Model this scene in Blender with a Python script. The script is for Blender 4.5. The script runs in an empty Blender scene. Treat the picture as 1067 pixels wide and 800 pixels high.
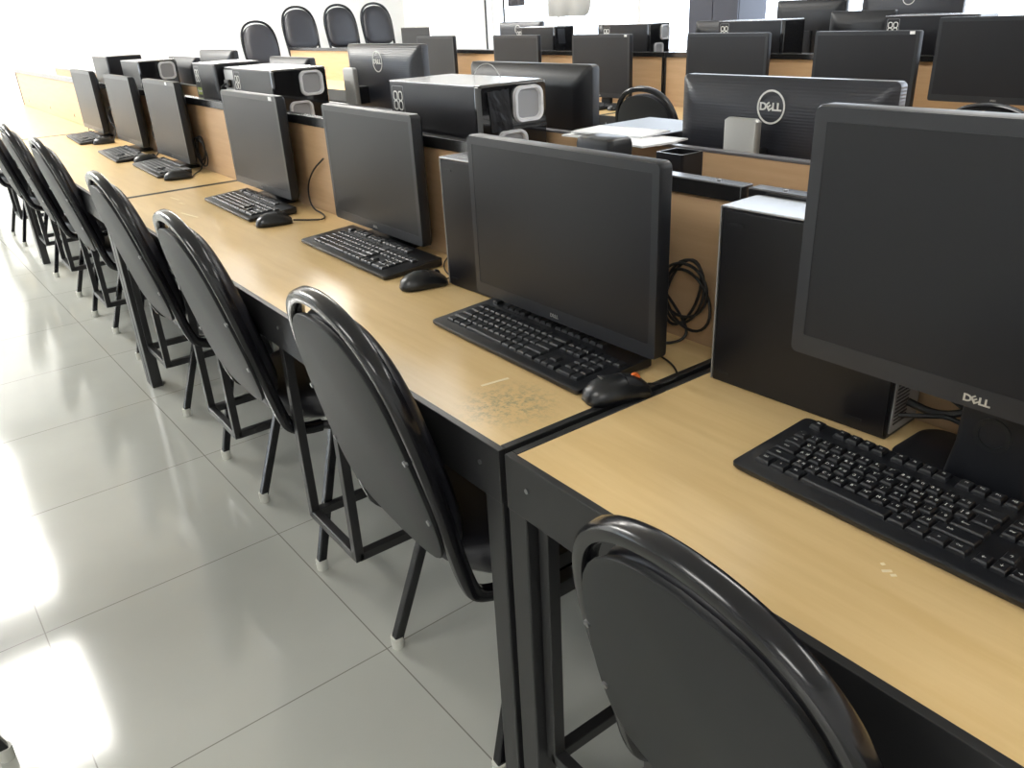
import bpy, bmesh, math, random
from mathutils import Vector, Matrix
random.seed(7)
S = bpy.context.scene
COL = S.collection
PI = math.pi

# ------------------------------------------------------------------ camera, world, lights
cam_d = bpy.data.cameras.new('camera')
cam_d.sensor_width = 36.0
cam_d.lens = 28.322
cam_d.clip_start = 0.02
cam = bpy.data.objects.new('camera', cam_d)
COL.objects.link(cam)
RX, RU, RB = (0.60484426, 0.79489795, -0.04796535), (-0.31094556, 0.29119321, 0.9047206), (0.73312774, -0.53230045, 0.42329653)
cam.matrix_world = Matrix(((RX[0], RU[0], RB[0], 0.8355), (RX[1], RU[1], RB[1], -0.5772), (RX[2], RU[2], RB[2], 1.3329), (0, 0, 0, 1)))
S.camera = cam
S.view_settings.view_transform = 'Standard'
S.view_settings.look = 'None'
S.view_settings.gamma = 1.0
S.view_settings.use_curve_mapping = False
S.view_settings.exposure = 0.0
S.cycles.use_denoising = True
S.cycles.max_bounces = 8
S.cycles.sample_clamp_indirect = 6.0

W = bpy.data.worlds.new('daylight')
S.world = W
W.use_nodes = True
W.node_tree.nodes['Background'].inputs[0].default_value = (0.80, 0.89, 1.0, 1)
W.node_tree.nodes['Background'].inputs[1].default_value = 6.0

LAMP_W = 15.0
LAMPS = [(-8.2, 2.5), (-6.2, 2.5), (-4.0, 2.3), (-0.4, 2.3), (2.2, 2.3),
         (-8.2, -0.8), (-6.4, -0.8), (-4.4, -0.8), (-0.6, -1.9), (2.2, -1.9)]
CEIL = 2.9
for lx, ly in LAMPS:
    ld = bpy.data.lights.new('tube_light', 'AREA')
    ld.shape = 'RECTANGLE'; ld.size = 1.15; ld.size_y = 0.52
    ld.energy = LAMP_W * (4.6 if lx < -6 and ly < 0 else 3.4 if lx < -6 else 2.6 if lx < -4.3 else .8)
    ld.color = (1.0, 0.98, 0.93)
    lo = bpy.data.objects.new('tube_light', ld)
    lo.location = (lx, ly, CEIL - 0.085)
    COL.objects.link(lo)

# ------------------------------------------------------------------ materials
def mat(name, col, rough=0.5, metal=0.0, spec=0.5, emit=None, coat=0.0, alpha=1.0):
    m = bpy.data.materials.new(name)
    m.use_nodes = True
    b = m.node_tree.nodes['Principled BSDF']
    b.inputs['Base Color'].default_value = (*col, 1)
    b.inputs['Roughness'].default_value = rough
    b.inputs['Metallic'].default_value = metal
    b.inputs['Specular IOR Level'].default_value = spec
    if coat: b.inputs['Coat Weight'].default_value = coat
    if emit:
        b.inputs['Emission Color'].default_value = (*emit[0], 1)
        b.inputs['Emission Strength'].default_value = emit[1]
    return m

def nodes(m):
    return m.node_tree.nodes, m.node_tree.links, m.node_tree.nodes['Principled BSDF']

def add_noise_bump(m, scale, strength, dist=0.001, detail=3.0):
    n, l, b = nodes(m)
    tc = n.new('ShaderNodeTexCoord'); t = n.new('ShaderNodeTexNoise')
    t.inputs['Scale'].default_value = scale; t.inputs['Detail'].default_value = detail
    bp = n.new('ShaderNodeBump'); bp.inputs['Strength'].default_value = strength; bp.inputs['Distance'].default_value = dist
    l.new(tc.outputs['Object'], t.inputs['Vector']); l.new(t.outputs['Fac'], bp.inputs['Height']); l.new(bp.outputs['Normal'], b.inputs['Normal'])
    return m

def wood(name, c1, c2, rough=0.3, stretch=(1.2, 14, 14), dirt=None):
    m = mat(name, c1, rough)
    n, l, b = nodes(m)
    tc = n.new('ShaderNodeTexCoord'); mp = n.new('ShaderNodeMapping')
    mp.inputs['Scale'].default_value = stretch
    t = n.new('ShaderNodeTexNoise'); t.inputs['Scale'].default_value = 3.0; t.inputs['Detail'].default_value = 6; t.inputs['Roughness'].default_value = 0.6
    r = n.new('ShaderNodeValToRGB')
    r.color_ramp.elements[0].position = 0.3; r.color_ramp.elements[0].color = (*c2, 1)
    r.color_ramp.elements[1].position = 0.72; r.color_ramp.elements[1].color = (*c1, 1)
    l.new(tc.outputs['Object'], mp.inputs['Vector']); l.new(mp.outputs['Vector'], t.inputs['Vector'])
    l.new(t.outputs['Fac'], r.inputs['Fac'])
    out = r.outputs['Color']
    if dirt:
        (dx, dy, rad) = dirt
        g = n.new('ShaderNodeNewGeometry'); sub = n.new('ShaderNodeVectorMath'); sub.operation = 'DISTANCE'
        sub.inputs[1].default_value = (dx, dy, 0.7505)
        l.new(g.outputs['Position'], sub.inputs[0])
        mr = n.new('ShaderNodeMapRange'); mr.inputs[1].default_value = rad; mr.inputs[2].default_value = rad * 0.3; mr.inputs[3].default_value = 0; mr.inputs[4].default_value = 1
        l.new(sub.outputs['Value'], mr.inputs[0])
        t2 = n.new('ShaderNodeTexNoise'); t2.inputs['Scale'].default_value = 90; t2.inputs['Detail'].default_value = 8; t2.inputs['Roughness'].default_value = 0.75
        l.new(g.outputs['Position'], t2.inputs['Vector'])
        r2 = n.new('ShaderNodeValToRGB'); r2.color_ramp.elements[0].position = 0.47; r2.color_ramp.elements[1].position = 0.62
        l.new(t2.outputs['Fac'], r2.inputs['Fac'])
        mu = n.new('ShaderNodeMath'); mu.operation = 'MULTIPLY'; l.new(mr.outputs[0], mu.inputs[0]); l.new(r2.outputs['Color'], mu.inputs[1])
        mx = n.new('ShaderNodeMix'); mx.data_type = 'RGBA'
        l.new(mu.outputs[0], mx.inputs[0]); l.new(out, mx.inputs[6]); mx.inputs[7].default_value = (0.36, 0.31, 0.18, 1)
        out = mx.outputs[2]
    l.new(out, b.inputs['Base Color'])
    return m

M = {}
M['wood'] = wood('beech_laminate', (0.78, 0.57, 0.29), (0.70, 0.49, 0.225))
M['wood_dirty'] = wood('beech_laminate_scuffed', (0.78, 0.57, 0.29), (0.70, 0.49, 0.225), dirt=(-0.115, 0.105, 0.095))
M['panel'] = wood('beech_panel', (0.60, 0.41, 0.24), (0.52, 0.34, 0.19), 0.42)
M['steel'] = mat('black_powder_coat', (0.021, 0.021, 0.022), 0.36)
M['rail'] = mat('partition_edge_trim', (0.13, 0.13, 0.135), 0.2, 0.9)
M['alu'] = mat('grey_edge_strip', (0.25, 0.25, 0.27), 0.3, 0.6)
M['chair_tube'] = mat('chair_gloss_black_tube', (0.006, 0.006, 0.008), 0.20, spec=0.4, coat=0.15)
M['chair_plate'] = add_noise_bump(mat('chair_back_plate_black', (0.013, 0.014, 0.015), 0.5, spec=0.4), 500, 0.1)
M['chair_vinyl'] = mat('chair_black_vinyl', (0.016, 0.016, 0.021), 0.36)
M['rivet'] = mat('rivet_metal', (0.35, 0.35, 0.36), 0.35, 1.0)
M['cap'] = mat('foot_cap_white', (0.62, 0.62, 0.56), 0.5)
M['plastic'] = add_noise_bump(mat('black_monitor_plastic', (0.009, 0.010, 0.013), 0.36, spec=0.4), 900, 0.05)
M['bezel'] = mat('satin_bezel_plastic', (0.020, 0.022, 0.027), 0.3)
M['screen'] = mat('matte_screen', (0.004, 0.005, 0.005), 0.38, spec=0.35)
M['kb'] = mat('keyboard_plastic', (0.008, 0.009, 0.012), 0.38)
M['key'] = mat('key_plastic', (0.010, 0.011, 0.014), 0.40)
M['mouse'] = mat('mouse_plastic', (0.008, 0.009, 0.011), 0.3)
M['white'] = mat('white_print', (0.75, 0.75, 0.72), 0.5)
M['logo'] = mat('logo_silver', (0.62, 0.62, 0.58), 0.3, 0.5)
M['silver'] = mat('silver_trim', (0.80, 0.80, 0.82), 0.3, 0.35)
M['neck'] = mat('silver_stand_paint', (0.33, 0.33, 0.32), 0.4, 0.4)
M['case'] = mat('black_case_paint', (0.006, 0.006, 0.008), 0.33, spec=0.4)
M['case_top'] = mat('case_top_glare', (0.55, 0.56, 0.58), 0.22, 0.85)  # grey metal top, lightened to carry the window glare
M['case_gloss'] = mat('case_gloss_front', (0.008, 0.008, 0.009), 0.1, coat=0.6)
M['mesh'] = mat('grey_fan_grille', (0.34, 0.34, 0.35), 0.45, 0.3)
M['bare'] = mat('bare_sheet_metal', (0.45, 0.45, 0.44), 0.35, 0.8)
M['cable'] = mat('cable_rubber', (0.012, 0.012, 0.013), 0.45)
M['orange'] = mat('orange_wheel', (0.80, 0.17, 0.03), 0.4)
M['green'] = mat('badge_green_print', (0.30, 0.38, 0.08), 0.5)
M['paper'] = mat('white_paper', (0.85, 0.86, 0.88), 0.6)
M['wall'] = add_noise_bump(mat('white_wall_paint', (0.86, 0.86, 0.85), 0.7), 60, 0.05)
M['ceil'] = mat('ceiling_white', (0.82, 0.82, 0.80), 0.8)
M['pillar'] = mat('backlit_slate', (0.06, 0.065, 0.09), 0.5)  # dark slate tone that also carries the backlit shade
M['frame'] = mat('window_frame_white', (0.75, 0.75, 0.75), 0.4)
M['dark_frame'] = mat('window_dark_rod', (0.03, 0.03, 0.03), 0.4)
M['curtain'] = mat('grey_curtain_cloth', (0.62, 0.62, 0.61), 0.85)
M['cloth'] = mat('dark_grey_cloth', (0.10, 0.10, 0.115), 0.85)
M['lamp'] = mat('lamp_diffuser', (0.9, 0.9, 0.9), 0.5, emit=((1.0, 0.98, 0.94), 9.0))
M['stain'] = mat('pale_scrape', (0.93, 0.80, 0.55), 0.6)
M['dull'] = mat('dull_black', (0.012, 0.012, 0.012), 0.6)

def ribbed():
    m = mat('ribbed_monitor_back', (0.022, 0.024, 0.032), 0.32)
    n, l, b = nodes(m)
    tc = n.new('ShaderNodeTexCoord'); w = n.new('ShaderNodeTexWave'); w.wave_type = 'BANDS'; w.bands_direction = 'Z'
    w.inputs['Scale'].default_value = 50
    bp = n.new('ShaderNodeBump'); bp.inputs['Strength'].default_value = 0.22; bp.inputs['Distance'].default_value = 0.001
    l.new(tc.outputs['Object'], w.inputs['Vector']); l.new(w.outputs['Fac'], bp.inputs['Height']); l.new(bp.outputs['Normal'], b.inputs['Normal'])
    return m
M['ribbed'] = ribbed()

def tile_floor():
    m = mat('polished_floor_tile', (0.5, 0.5, 0.46), 0.07, spec=0.75)
    n, l, b = nodes(m)
    g = n.new('ShaderNodeNewGeometry'); mp = n.new('ShaderNodeMapping'); mp.vector_type = 'TEXTURE'
    mp.inputs['Location'].default_value = (-1.1137, -0.6138, 0); mp.inputs['Rotation'].default_value = (0, 0, 0.0233)
    mp.inputs['Scale'].default_value = (0.6085, 0.6085, 1)
    l.new(g.outputs['Position'], mp.inputs['Vector'])
    br = n.new('ShaderNodeTexBrick'); br.offset = 0.0; br.squash = 1.0
    br.inputs['Scale'].default_value = 1.0; br.inputs['Brick Width'].default_value = 1.0; br.inputs['Row Height'].default_value = 1.0
    br.inputs['Mortar Size'].default_value = 0.0028; br.inputs['Mortar Smooth'].default_value = 0.3
    br.inputs['Color1'].default_value = (0.43, 0.435, 0.395, 1); br.inputs['Color2'].default_value = (0.445, 0.45, 0.41, 1)
    br.inputs['Mortar'].default_value = (0.20, 0.195, 0.17, 1)
    l.new(mp.outputs['Vector'], br.inputs['Vector'])
    t = n.new('ShaderNodeTexNoise'); t.inputs['Scale'].default_value = 2.2; t.inputs['Detail'].default_value = 5
    l.new(g.outputs['Position'], t.inputs['Vector'])
    mr = n.new('ShaderNodeMapRange'); mr.inputs[3].default_value = 0.86; mr.inputs[4].default_value = 1.1
    l.new(t.outputs['Fac'], mr.inputs[0])
    mx = n.new('ShaderNodeVectorMath'); mx.operation = 'SCALE'
    l.new(br.outputs['Color'], mx.inputs[0]); l.new(mr.outputs[0], mx.inputs['Scale'])
    l.new(mx.outputs[0], b.inputs['Base Color'])
    rr = n.new('ShaderNodeMapRange'); rr.inputs[3].default_value = 0.05; rr.inputs[4].default_value = 0.16
    l.new(t.outputs['Fac'], rr.inputs[0]); l.new(rr.outputs[0], b.inputs['Roughness'])
    return m
M['tile'] = tile_floor()

def glass():
    m = bpy.data.materials.new('window_glass'); m.use_nodes = True
    n = m.node_tree.nodes; l = m.node_tree.links; n.clear()
    o = n.new('ShaderNodeOutputMaterial'); tr = n.new('ShaderNodeBsdfTransparent'); gl = n.new('ShaderNodeBsdfGlossy')
    gl.inputs['Roughness'].default_value = 0.02; mx = n.new('ShaderNodeMixShader'); mx.inputs[0].default_value = 0.06
    l.new(tr.outputs[0], mx.inputs[1]); l.new(gl.outputs[0], mx.inputs[2]); l.new(mx.outputs[0], o.inputs[0])
    return m
M['glass'] = glass()

# ------------------------------------------------------------------ mesh helpers
class MB:
    def __init__(self): self.bm = bmesh.new()
    def box(self, x0, x1, y0, y1, z0, z1, mtx=None):
        vs = [Vector((x, y, z)) for x in (x0, x1) for y in (y0, y1) for z in (z0, z1)]
        if mtx is not None: vs = [mtx @ v for v in vs]
        v = [self.bm.verts.new(p) for p in vs]
        for f in ((0, 1, 3, 2), (4, 6, 7, 5), (0, 4, 5, 1), (2, 3, 7, 6), (0, 2, 6, 4), (1, 5, 7, 3)):
            self.bm.faces.new([v[i] for i in f])
        return self
    def bar(self, a, b, w, h=None, up=(0, 0, 1)):
        a = Vector(a); b = Vector(b); h = h or w
        d = (b - a).normalized(); u = Vector(up)
        if abs(d.dot(u)) > 0.98: u = Vector((0, 1, 0))
        s = d.cross(u).normalized(); u = s.cross(d)
        q = []
        for p in (a, b):
            for i, j in ((-1, -1), (1, -1), (1, 1), (-1, 1)):
                q.append(self.bm.verts.new(p + s * i * w / 2 + u * j * h / 2))
        for i in range(4):
            k = (i + 1) % 4
            self.bm.faces.new((q[i], q[k], q[4 + k], q[4 + i]))
        self.bm.faces.new(q[0:4][::-1]); self.bm.faces.new(q[4:8])
        return self
    def tube(self, pts, r, n=8, closed=False, ry=None, up=(0, 1, 0), cap=True, e=2.0):
        pts = [Vector(p) for p in pts]; N = len(pts); ry = ry or r
        rings = []
        for i, p in enumerate(pts):
            if closed: d = pts[(i + 1) % N] - pts[i - 1]
            else: d = pts[min(i + 1, N - 1)] - pts[max(i - 1, 0)]
            d.normalize(); u = Vector(up)
            if abs(d.dot(u)) > 0.95: u = Vector((0.02, 0.03, 1)).normalized() if abs(d.z) < 0.9 else Vector((1, 0, 0))
            s = d.cross(u).normalized(); u2 = s.cross(d).normalized()
            q = []
            for k in range(n):
                c_, s_ = math.cos(2 * PI * (k + .5) / n), math.sin(2 * PI * (k + .5) / n)
                m_ = (abs(c_) ** e + abs(s_) ** e) ** (-1 / e)
                q.append(self.bm.verts.new(p + s * c_ * m_ * r + u2 * s_ * m_ * ry))
            rings.append(q)
        for i in range(N if closed else N - 1):
            A = rings[i]; B = rings[(i + 1) % N]
            for k in range(n):
                self.bm.faces.new((A[k], A[(k + 1) % n], B[(k + 1) % n], B[k]))
        if not closed and cap:
            self.bm.faces.new(rings[0][::-1]); self.bm.faces.new(rings[-1])
        return self
    def cyl(self, a, b, r, n=16, r2=None):
        a = Vector(a); b = Vector(b); r2 = r if r2 is None else r2
        d = (b - a).normalized(); u = Vector((0, 0, 1)) if abs(d.z) < 0.9 else Vector((1, 0, 0))
        s = d.cross(u).normalized(); u = s.cross(d)
        A = [self.bm.verts.new(a + (s * math.cos(2 * PI * k / n) + u * math.sin(2 * PI * k / n)) * r) for k in range(n)]
        B = [self.bm.verts.new(b + (s * math.cos(2 * PI * k / n) + u * math.sin(2 * PI * k / n)) * r2) for k in range(n)]
        for k in range(n): self.bm.faces.new((A[k], A[(k + 1) % n], B[(k + 1) % n], B[k]))
        self.bm.faces.new(A[::-1]); self.bm.faces.new(B)
        return self
    def loft(self, rings, cap=True):
        R = [[self.bm.verts.new(Vector(p)) for p in r] for r in rings]
        n = len(R[0])
        for A, B in zip(R[:-1], R[1:]):
            for k in range(n): self.bm.faces.new((A[k], A[(k + 1) % n], B[(k + 1) % n], B[k]))
        if cap: self.bm.faces.new(R[0][::-1]); self.bm.faces.new(R[-1])
        return self
    def frame(self, outer, inner):      # flat annulus prism: two loops of front/back rings
        of, ob = outer; nf, nb = inner
        n = len(of)
        V = [[self.bm.verts.new(Vector(p)) for p in r] for r in (of, ob, nf, nb)]
        for k in range(n):
            j = (k + 1) % n
            self.bm.faces.new((V[0][k], V[0][j], V[2][j], V[2][k]))
            self.bm.faces.new((V[1][j], V[1][k], V[3][k], V[3][j]))
            self.bm.faces.new((V[0][j], V[0][k], V[1][k], V[1][j]))
            self.bm.faces.new((V[2][k], V[2][j], V[3][j], V[3][k]))
        return self
    def build(self, name, m, parent=None, smooth=False, bevel=0, seg=2, fix=True):
        if fix: bmesh.ops.recalc_face_normals(self.bm, faces=self.bm.faces)
        me = bpy.data.meshes.new(name); self.bm.to_mesh(me); self.bm.free()
        me.materials.append(m)
        o = bpy.data.objects.new(name, me); COL.objects.link(o)
        if parent is not None: o.parent = parent
        if smooth:
            for p in me.polygons: p.use_smooth = True
            if smooth != 'all':
                sm(me)
        if bevel:
            bv = o.modifiers.new('bevel', 'BEVEL'); bv.width = bevel; bv.segments = seg; bv.limit_method = 'ANGLE'; bv.angle_limit = 0.6
        return o

def sm(me, ang=0.7):
    try:
        me.set_sharp_from_angle(angle=ang)
    except Exception:
        pass

def rrect(w, h, r, n=5):
    """rounded rectangle outline centred on 0, list of (u, v)"""
    pts = []
    for cx, cy, a0 in ((w / 2 - r, h / 2 - r, 0), (-w / 2 + r, h / 2 - r, PI / 2), (-w / 2 + r, -h / 2 + r, PI), (w / 2 - r, -h / 2 + r, 1.5 * PI)):
        for i in range(n + 1):
            a = a0 + PI / 2 * i / n
            pts.append((cx + r * math.cos(a), cy + r * math.sin(a)))
    return pts

def thing(name, label, cat, loc=(0, 0, 0), rz=0, group=None):
    o = bpy.data.objects.new(name, None); COL.objects.link(o)
    o.empty_display_size = 0.05
    o.location = loc; o.rotation_euler = (0, 0, rz)
    o['label'] = label; o['category'] = cat
    if group: o['group'] = group
    return o

def tag(o, label, cat, group=None):
    o['label'] = label; o['category'] = cat
    if group: o['group'] = group
    return o

def struct(o): o['kind'] = 'structure'; return o

def kids(o): return [c for c in bpy.data.objects if c.parent == o]

def copy_tree(o, parent=None):
    c = o.copy(); COL.objects.link(c)
    if parent is not None: c.parent = parent
    for k in kids(o): copy_tree(k, c)
    return c

def place(proto, used, loc, rz, label, cat, group=None):
    """the first call moves the prototype, later calls copy it"""
    if used[0]: o = copy_tree(proto)
    else: o = proto; used[0] = True
    o.location = loc; o.rotation_euler = (0, 0, rz); o.scale = (1, 1, 1)
    o['label'] = label; o['category'] = cat
    if group: o['group'] = group
    return o

_text_cache = {}
def text_mesh(txt, size, extrude=0.0003, shear=0.0, bold=0.0):
    k = (txt, size, extrude, shear, bold)
    if k in _text_cache: return _text_cache[k]
    cu = bpy.data.curves.new('t', 'FONT'); cu.body = txt; cu.size = size; cu.extrude = extrude
    cu.align_x = 'CENTER'; cu.align_y = 'CENTER'; cu.shear = shear; cu.offset = bold; cu.resolution_u = 3
    ob = bpy.data.objects.new('t', cu); COL.objects.link(ob)
    bpy.context.view_layer.update()
    me = bpy.data.meshes.new_from_object(ob.evaluated_get(bpy.context.evaluated_depsgraph_get()))
    bpy.data.objects.remove(ob); bpy.data.curves.remove(cu)
    _text_cache[k] = me
    return me

def text_obj(name, txt, size, m, parent, loc, rot, shear=0.0, extrude=0.0003):
    me = text_mesh(txt, size, extrude, shear).copy()
    me.materials.clear(); me.materials.append(m)
    o = bpy.data.objects.new(name, me); COL.objects.link(o)
    o.parent = parent; o.location = loc; o.rotation_euler = rot
    return o

def dell_mesh(size, extrude=0.0005):
    """the word with its tilted second letter"""
    bm = bmesh.new()
    x = 0
    for ch, adv, rot in (('D', 0.78, 0), ('E', 0.70, 0.62), ('L', 0.62, 0), ('L', 0.5, 0)):
        me = text_mesh(ch, size, extrude, 0.0, size * .028)
        xs = [v.co.x for v in me.vertices]; w = max(xs) - min(xs)
        b2 = bmesh.new(); b2.from_mesh(me)
        T = Matrix.Translation((x * size * 0.86, 0, 0)) @ Matrix.Rotation(rot, 4, 'Z')
        for v in b2.verts: v.co = T @ Vector((v.co.x * 1.12, v.co.y, v.co.z))
        tmp = bpy.data.meshes.new('x'); b2.to_mesh(tmp); b2.free(); bm.from_mesh(tmp); bpy.data.meshes.remove(tmp)
        # fatten the strokes
        x += adv
    for v in bm.verts: v.co.x -= (0.78 + 0.70 + 0.62) * size * 0.43
    me = bpy.data.meshes.new('word'); bm.to_mesh(me); bm.free()
    return me

# ------------------------------------------------------------------ room shell
XL, XR, YN, YF = -9.4, 3.6, -3.3, 5.4
struct(MB().box(XL - .1, XR + .1, YN - .1, YF + .1, -.08, 0).build('floor', M['tile']))
struct(MB().box(XL - .1, XR + .1, YN - .1, YF + .1, CEIL, CEIL + .1).build('ceiling', M['ceil']))
struct(MB().box(XL - .12, XL, YN - .1, YF + .1, 0, CEIL).build('wall_left', M['wall']))
struct(MB().box(XR, XR + .12, YN - .1, YF + .1, 0, CEIL).build('wall_right', M['wall']))
SILL, HEAD = 0.86, 2.62

def wall_with_windows(name, yw0, yw1, spans):
    mb = MB(); x = XL
    for a, b in spans:
        mb.box(x, a, yw0, yw1, 0, CEIL)
        mb.box(a, b, yw0, yw1, 0, SILL); mb.box(a, b, yw0, yw1, HEAD, CEIL)
        x = b
    mb.box(x, XR, yw0, yw1, 0, CEIL)
    struct(mb.build(name, M['wall']))

far_spans = [(-7.45, -2.75), (-2.25, 3.1)]
near_light_spans = [(-8.6, -5.2)]  # unseen window, added to brighten the floor at the left
wall_with_windows('wall_far', YF, YF + .14, far_spans)
wall_with_windows('wall_near', YN - .14, YN, near_light_spans)

wn = 1
for spans, y0, y1, sgn in ((far_spans, YF, YF + .14, 1), (near_light_spans, YN - .14, YN, -1)):
    for a, b in spans:
        w = bpy.data.objects.new('window_%d' % wn, None); COL.objects.link(w); struct(w)
        w.location = ((a + b) / 2, (y0 + y1) / 2, SILL)
        hw = (b - a) / 2; H = HEAD - SILL
        f = MB()
        f.box(-hw, hw, -.03, .03, 0, .05); f.box(-hw, hw, -.03, .03, H - .05, H)
        f.box(-hw, -hw + .05, -.03, .03, .05, H - .05); f.box(hw - .05, hw, -.03, .03, .05, H - .05)
        nm = max(1, round((b - a) / 1.1))
        for k in range(1, nm):
            x = -hw + (b - a) * k / nm
            f.box(x - .022, x + .022, -.03, .03, .05, H - .05)
        f.build('window_frame', M['frame'], w)
        MB().box(-hw + .04, hw - .04, -.004, .004, .04, H - .04).build('pane', M['glass'], w)
        MB().box(-hw, hw, -.07 if sgn > 0 else .03, -.03 if sgn > 0 else .07, -.0, .02).build('sill', M['frame'], w)
        pd = bpy.data.lights.new('window_portal', 'AREA'); pd.shape = 'RECTANGLE'; pd.size = b - a; pd.size_y = H
        pd.cycles.is_portal = True
        po = bpy.data.objects.new('window_portal', pd); COL.objects.link(po)
        po.location = ((a + b) / 2, (y1 + .02) if sgn > 0 else (y0 - .02), SILL + H / 2)
        po.rotation_euler = (-PI / 2, 0, 0) if sgn > 0 else (PI / 2, 0, 0)
        wn += 1
t = thing('block', 'tall dark slate cabinet in front of the bright window, right of centre', 'block', (-3.86, YF - .20, 0))  # dark upright, shaped low so the window still reflects in the rails
MB().box(-.25, .25, -.17, .17, .04, 1.62).build('carcass', M['pillar'], t, bevel=.003)
MB().box(-.23, .23, -.15, .15, 0, .04).build('plinth', M['dull'], t)
for sx in (-1, 1):
    dr = MB().box(*sorted((sx * .003, sx * .247)), -.188, -.1705, .05, 1.61).build('door', M['pillar'], t, bevel=.002)
    MB().box(*sorted((sx * .02, sx * .03)), -.205, -.1885, .80, .92).build('handle', M['alu'], dr, bevel=.002)
struct(MB().box(XL, XL + .015, YN, YF, 0, .1).build('baseboard_left', M['frame'], bevel=.003))
struct(MB().box(XL, XR, YF - .36 * 0 - .015, YF, 0, .1).build('baseboard_far', M['frame'], bevel=.003))
# raised platform along the left wall
struct(MB().box(XL + .016, -8.3, 2.7, 3.34, 0, .385).box(XL + .016, -8.3, 3.34, YF - .02, 0, .515).build('trim_1', M['wall']))

for i, (lx, ly) in enumerate(LAMPS):
    t = thing('ceiling_lamp', 'white ceiling lamp, number %d from the left wall, %s' % (i % 5 + 1, 'over the far desks' if i < 5 else 'over the aisle'), 'lamp', (lx, ly, CEIL), 0, 'ceiling lamps')
    MB().box(-.62, .62, -.31, .31, -.06, 0).build('housing', M['frame'], t, bevel=.004)
    MB().box(-.59, .59, -.28, .28, -.075, -.0601).build('diffuser', M['lamp'], t)

# ------------------------------------------------------------------ desks
D = 0.52; TZ = 0.7505
def desk(x0, x1, yf, sg, label, racks=(), top='wood', rail='rail', ph=1.05, ext=0, group=None, shelf=False):
    """yf is the front edge, sg=+1 when the user sits at smaller y"""
    t = thing('computer_desk', label, 'desk', ((x0 + x1) / 2, yf, 0), 0 if sg > 0 else PI, group)
    h = (x1 - x0) / 2
    T = 0.013
    MB().box(-h + T, h - T, T, D - .002, .729, TZ).build('tabletop', M[top], t)
    f = MB()
    f.box(-h, h, 0, T, .66, .7515); f.box(-h, -h + T, T, D, .68, .7515); f.box(h - T, h, T, D, .68, .7515)
    f.box(-h + T, h - T, D - .03, D, .68, .7285)
    f.box(-h + T, h - T, T, .05, .715, .7285)
    for s in (-1, 1):                      # welded corner gussets
        f.bar((s * (h - .045), .0065, .668), (s * (h - .085), .0065, .70), .011, .02)
    f.build('top_frame', M['steel'], t, bevel=.0012)
    for sx in (-1, 1):
        for (ya, yb) in ((.001, .042), (D - .042, D - .001)):
            xa, xb = sorted((sx * h, sx * (h - .044)))
            MB().box(xa + .0005, xb - .0005, ya, yb, 0, .6795).build('leg', M['steel'], t, bevel=.003)
        xm = sx * (h - .022)
        MB().box(xm - .012, xm + .012, .042, D - .042, .475, .503).build('brace', M['steel'], t, bevel=.001)
        MB().cyl((sx * (h - .05), -.0018, .712), (sx * (h - .05), .0005, .712), .0042, 10).build('screw', M['rivet'], t, smooth=True)
        MB().cyl((sx * .41, -.0018, .712), (sx * .41, .0005, .712), .0042, 10).build('screw', M['rivet'], t, smooth=True)
    for (ra, rb) in racks:
        ra -= (x0 + x1) / 2; rb -= (x0 + x1) / 2
        g = MB(); q = .022
        for x in (ra, rb):
            for y in (.03, .43):
                g.bar((x, y, .165), (x, y, .70), q)
            g.bar((x, .03, .175), (x, .43, .175), q, q)
        g.bar((ra, .03, .175), (rb, .03, .175), q); g.bar((ra, .43, .175), (rb, .43, .175), q)
        g.build('tower_rack', M['steel'], t, bevel=.0015)
    MB().box(-h + .046, h - .046, D - .012, D - .004, .30, .6795).build('shade_panel', M['dull'], t)  # added dark sheet that deepens the shade under the desk
    pz = ph - .028
    MB().box(-h + .012, h - .012, D + .003, D + .019, .70, pz).build('partition_panel', M['panel'], t)
    r = MB()
    if rail == 'rail':
        r.box(-h, h, D - .006, D + .026, pz, ph); r.box(-h, -h + .012, D - .003, D + .022, .66, pz); r.box(h - .012, h, D - .003, D + .022, .66, pz)
        r.build('partition_rail', M['rail'], t, bevel=.002)
        for sx in (-1, 1):
            MB().cyl((sx * (h - .06), D + .01, ph - .0005), (sx * (h - .06), D + .01, ph + .0015), .004, 10).build('screw', M['rivet'], t, smooth=True)
    else:
        r.box(-h, h, D + .001, D + .021, pz, pz + .006); r.box(-h, -h + .012, D + .001, D + .021, .66, pz); r.box(h - .012, h, D + .001, D + .021, .66, pz)
        r.build('partition_rail', M['alu'], t, bevel=.001)
    if shelf:
        s = MB(); s.box(-h + .01, h - .01, D + .024, D + .235, .728, .7495)
        for x in (-h + .03, 0, h - .03): s.box(x - .012, x + .012, D + .024, D + .225, .66, .728)
        s.build('rear_shelf', M['steel'], t, bevel=.001)
    return t

L = 2.4846
rk = lambda o: [(o - .897, o - .656), (o - 1.70, o - 1.46), (o - 2.44, o - 2.20)]
d1 = desk(.010, .010 + L, 0.002, 1, 'nearest wood-topped computer desk, under the monitor on the raised stand', [(.068, .29), (.90, 1.14)])
d2 = desk(-L, -.002, 0, 1, 'wood-topped computer desk with a grey scuffed patch near its corner', rk(0), top='wood_dirty')
d3 = desk(-2 * L, -L - .004, 0, 1, 'wood-topped computer desk holding the three far small-looking monitors', rk(-L))
d4 = desk(-7.88, -2 * L - .004, 0, 1, 'farthest wood-topped desk of the front row, empty, against the white wall', [(-5.9, -5.66)])
YB = 1.338
desk(.0, L, YB, -1, 'desk behind the nearest partition, turned away from the camera', rail='alu', ph=1.064, shelf=True)
desk(-L, -.006, YB, -1, 'desk turned away, carrying the large round-badged monitor with silver stand', rail='alu', ph=1.064, shelf=True)
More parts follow.
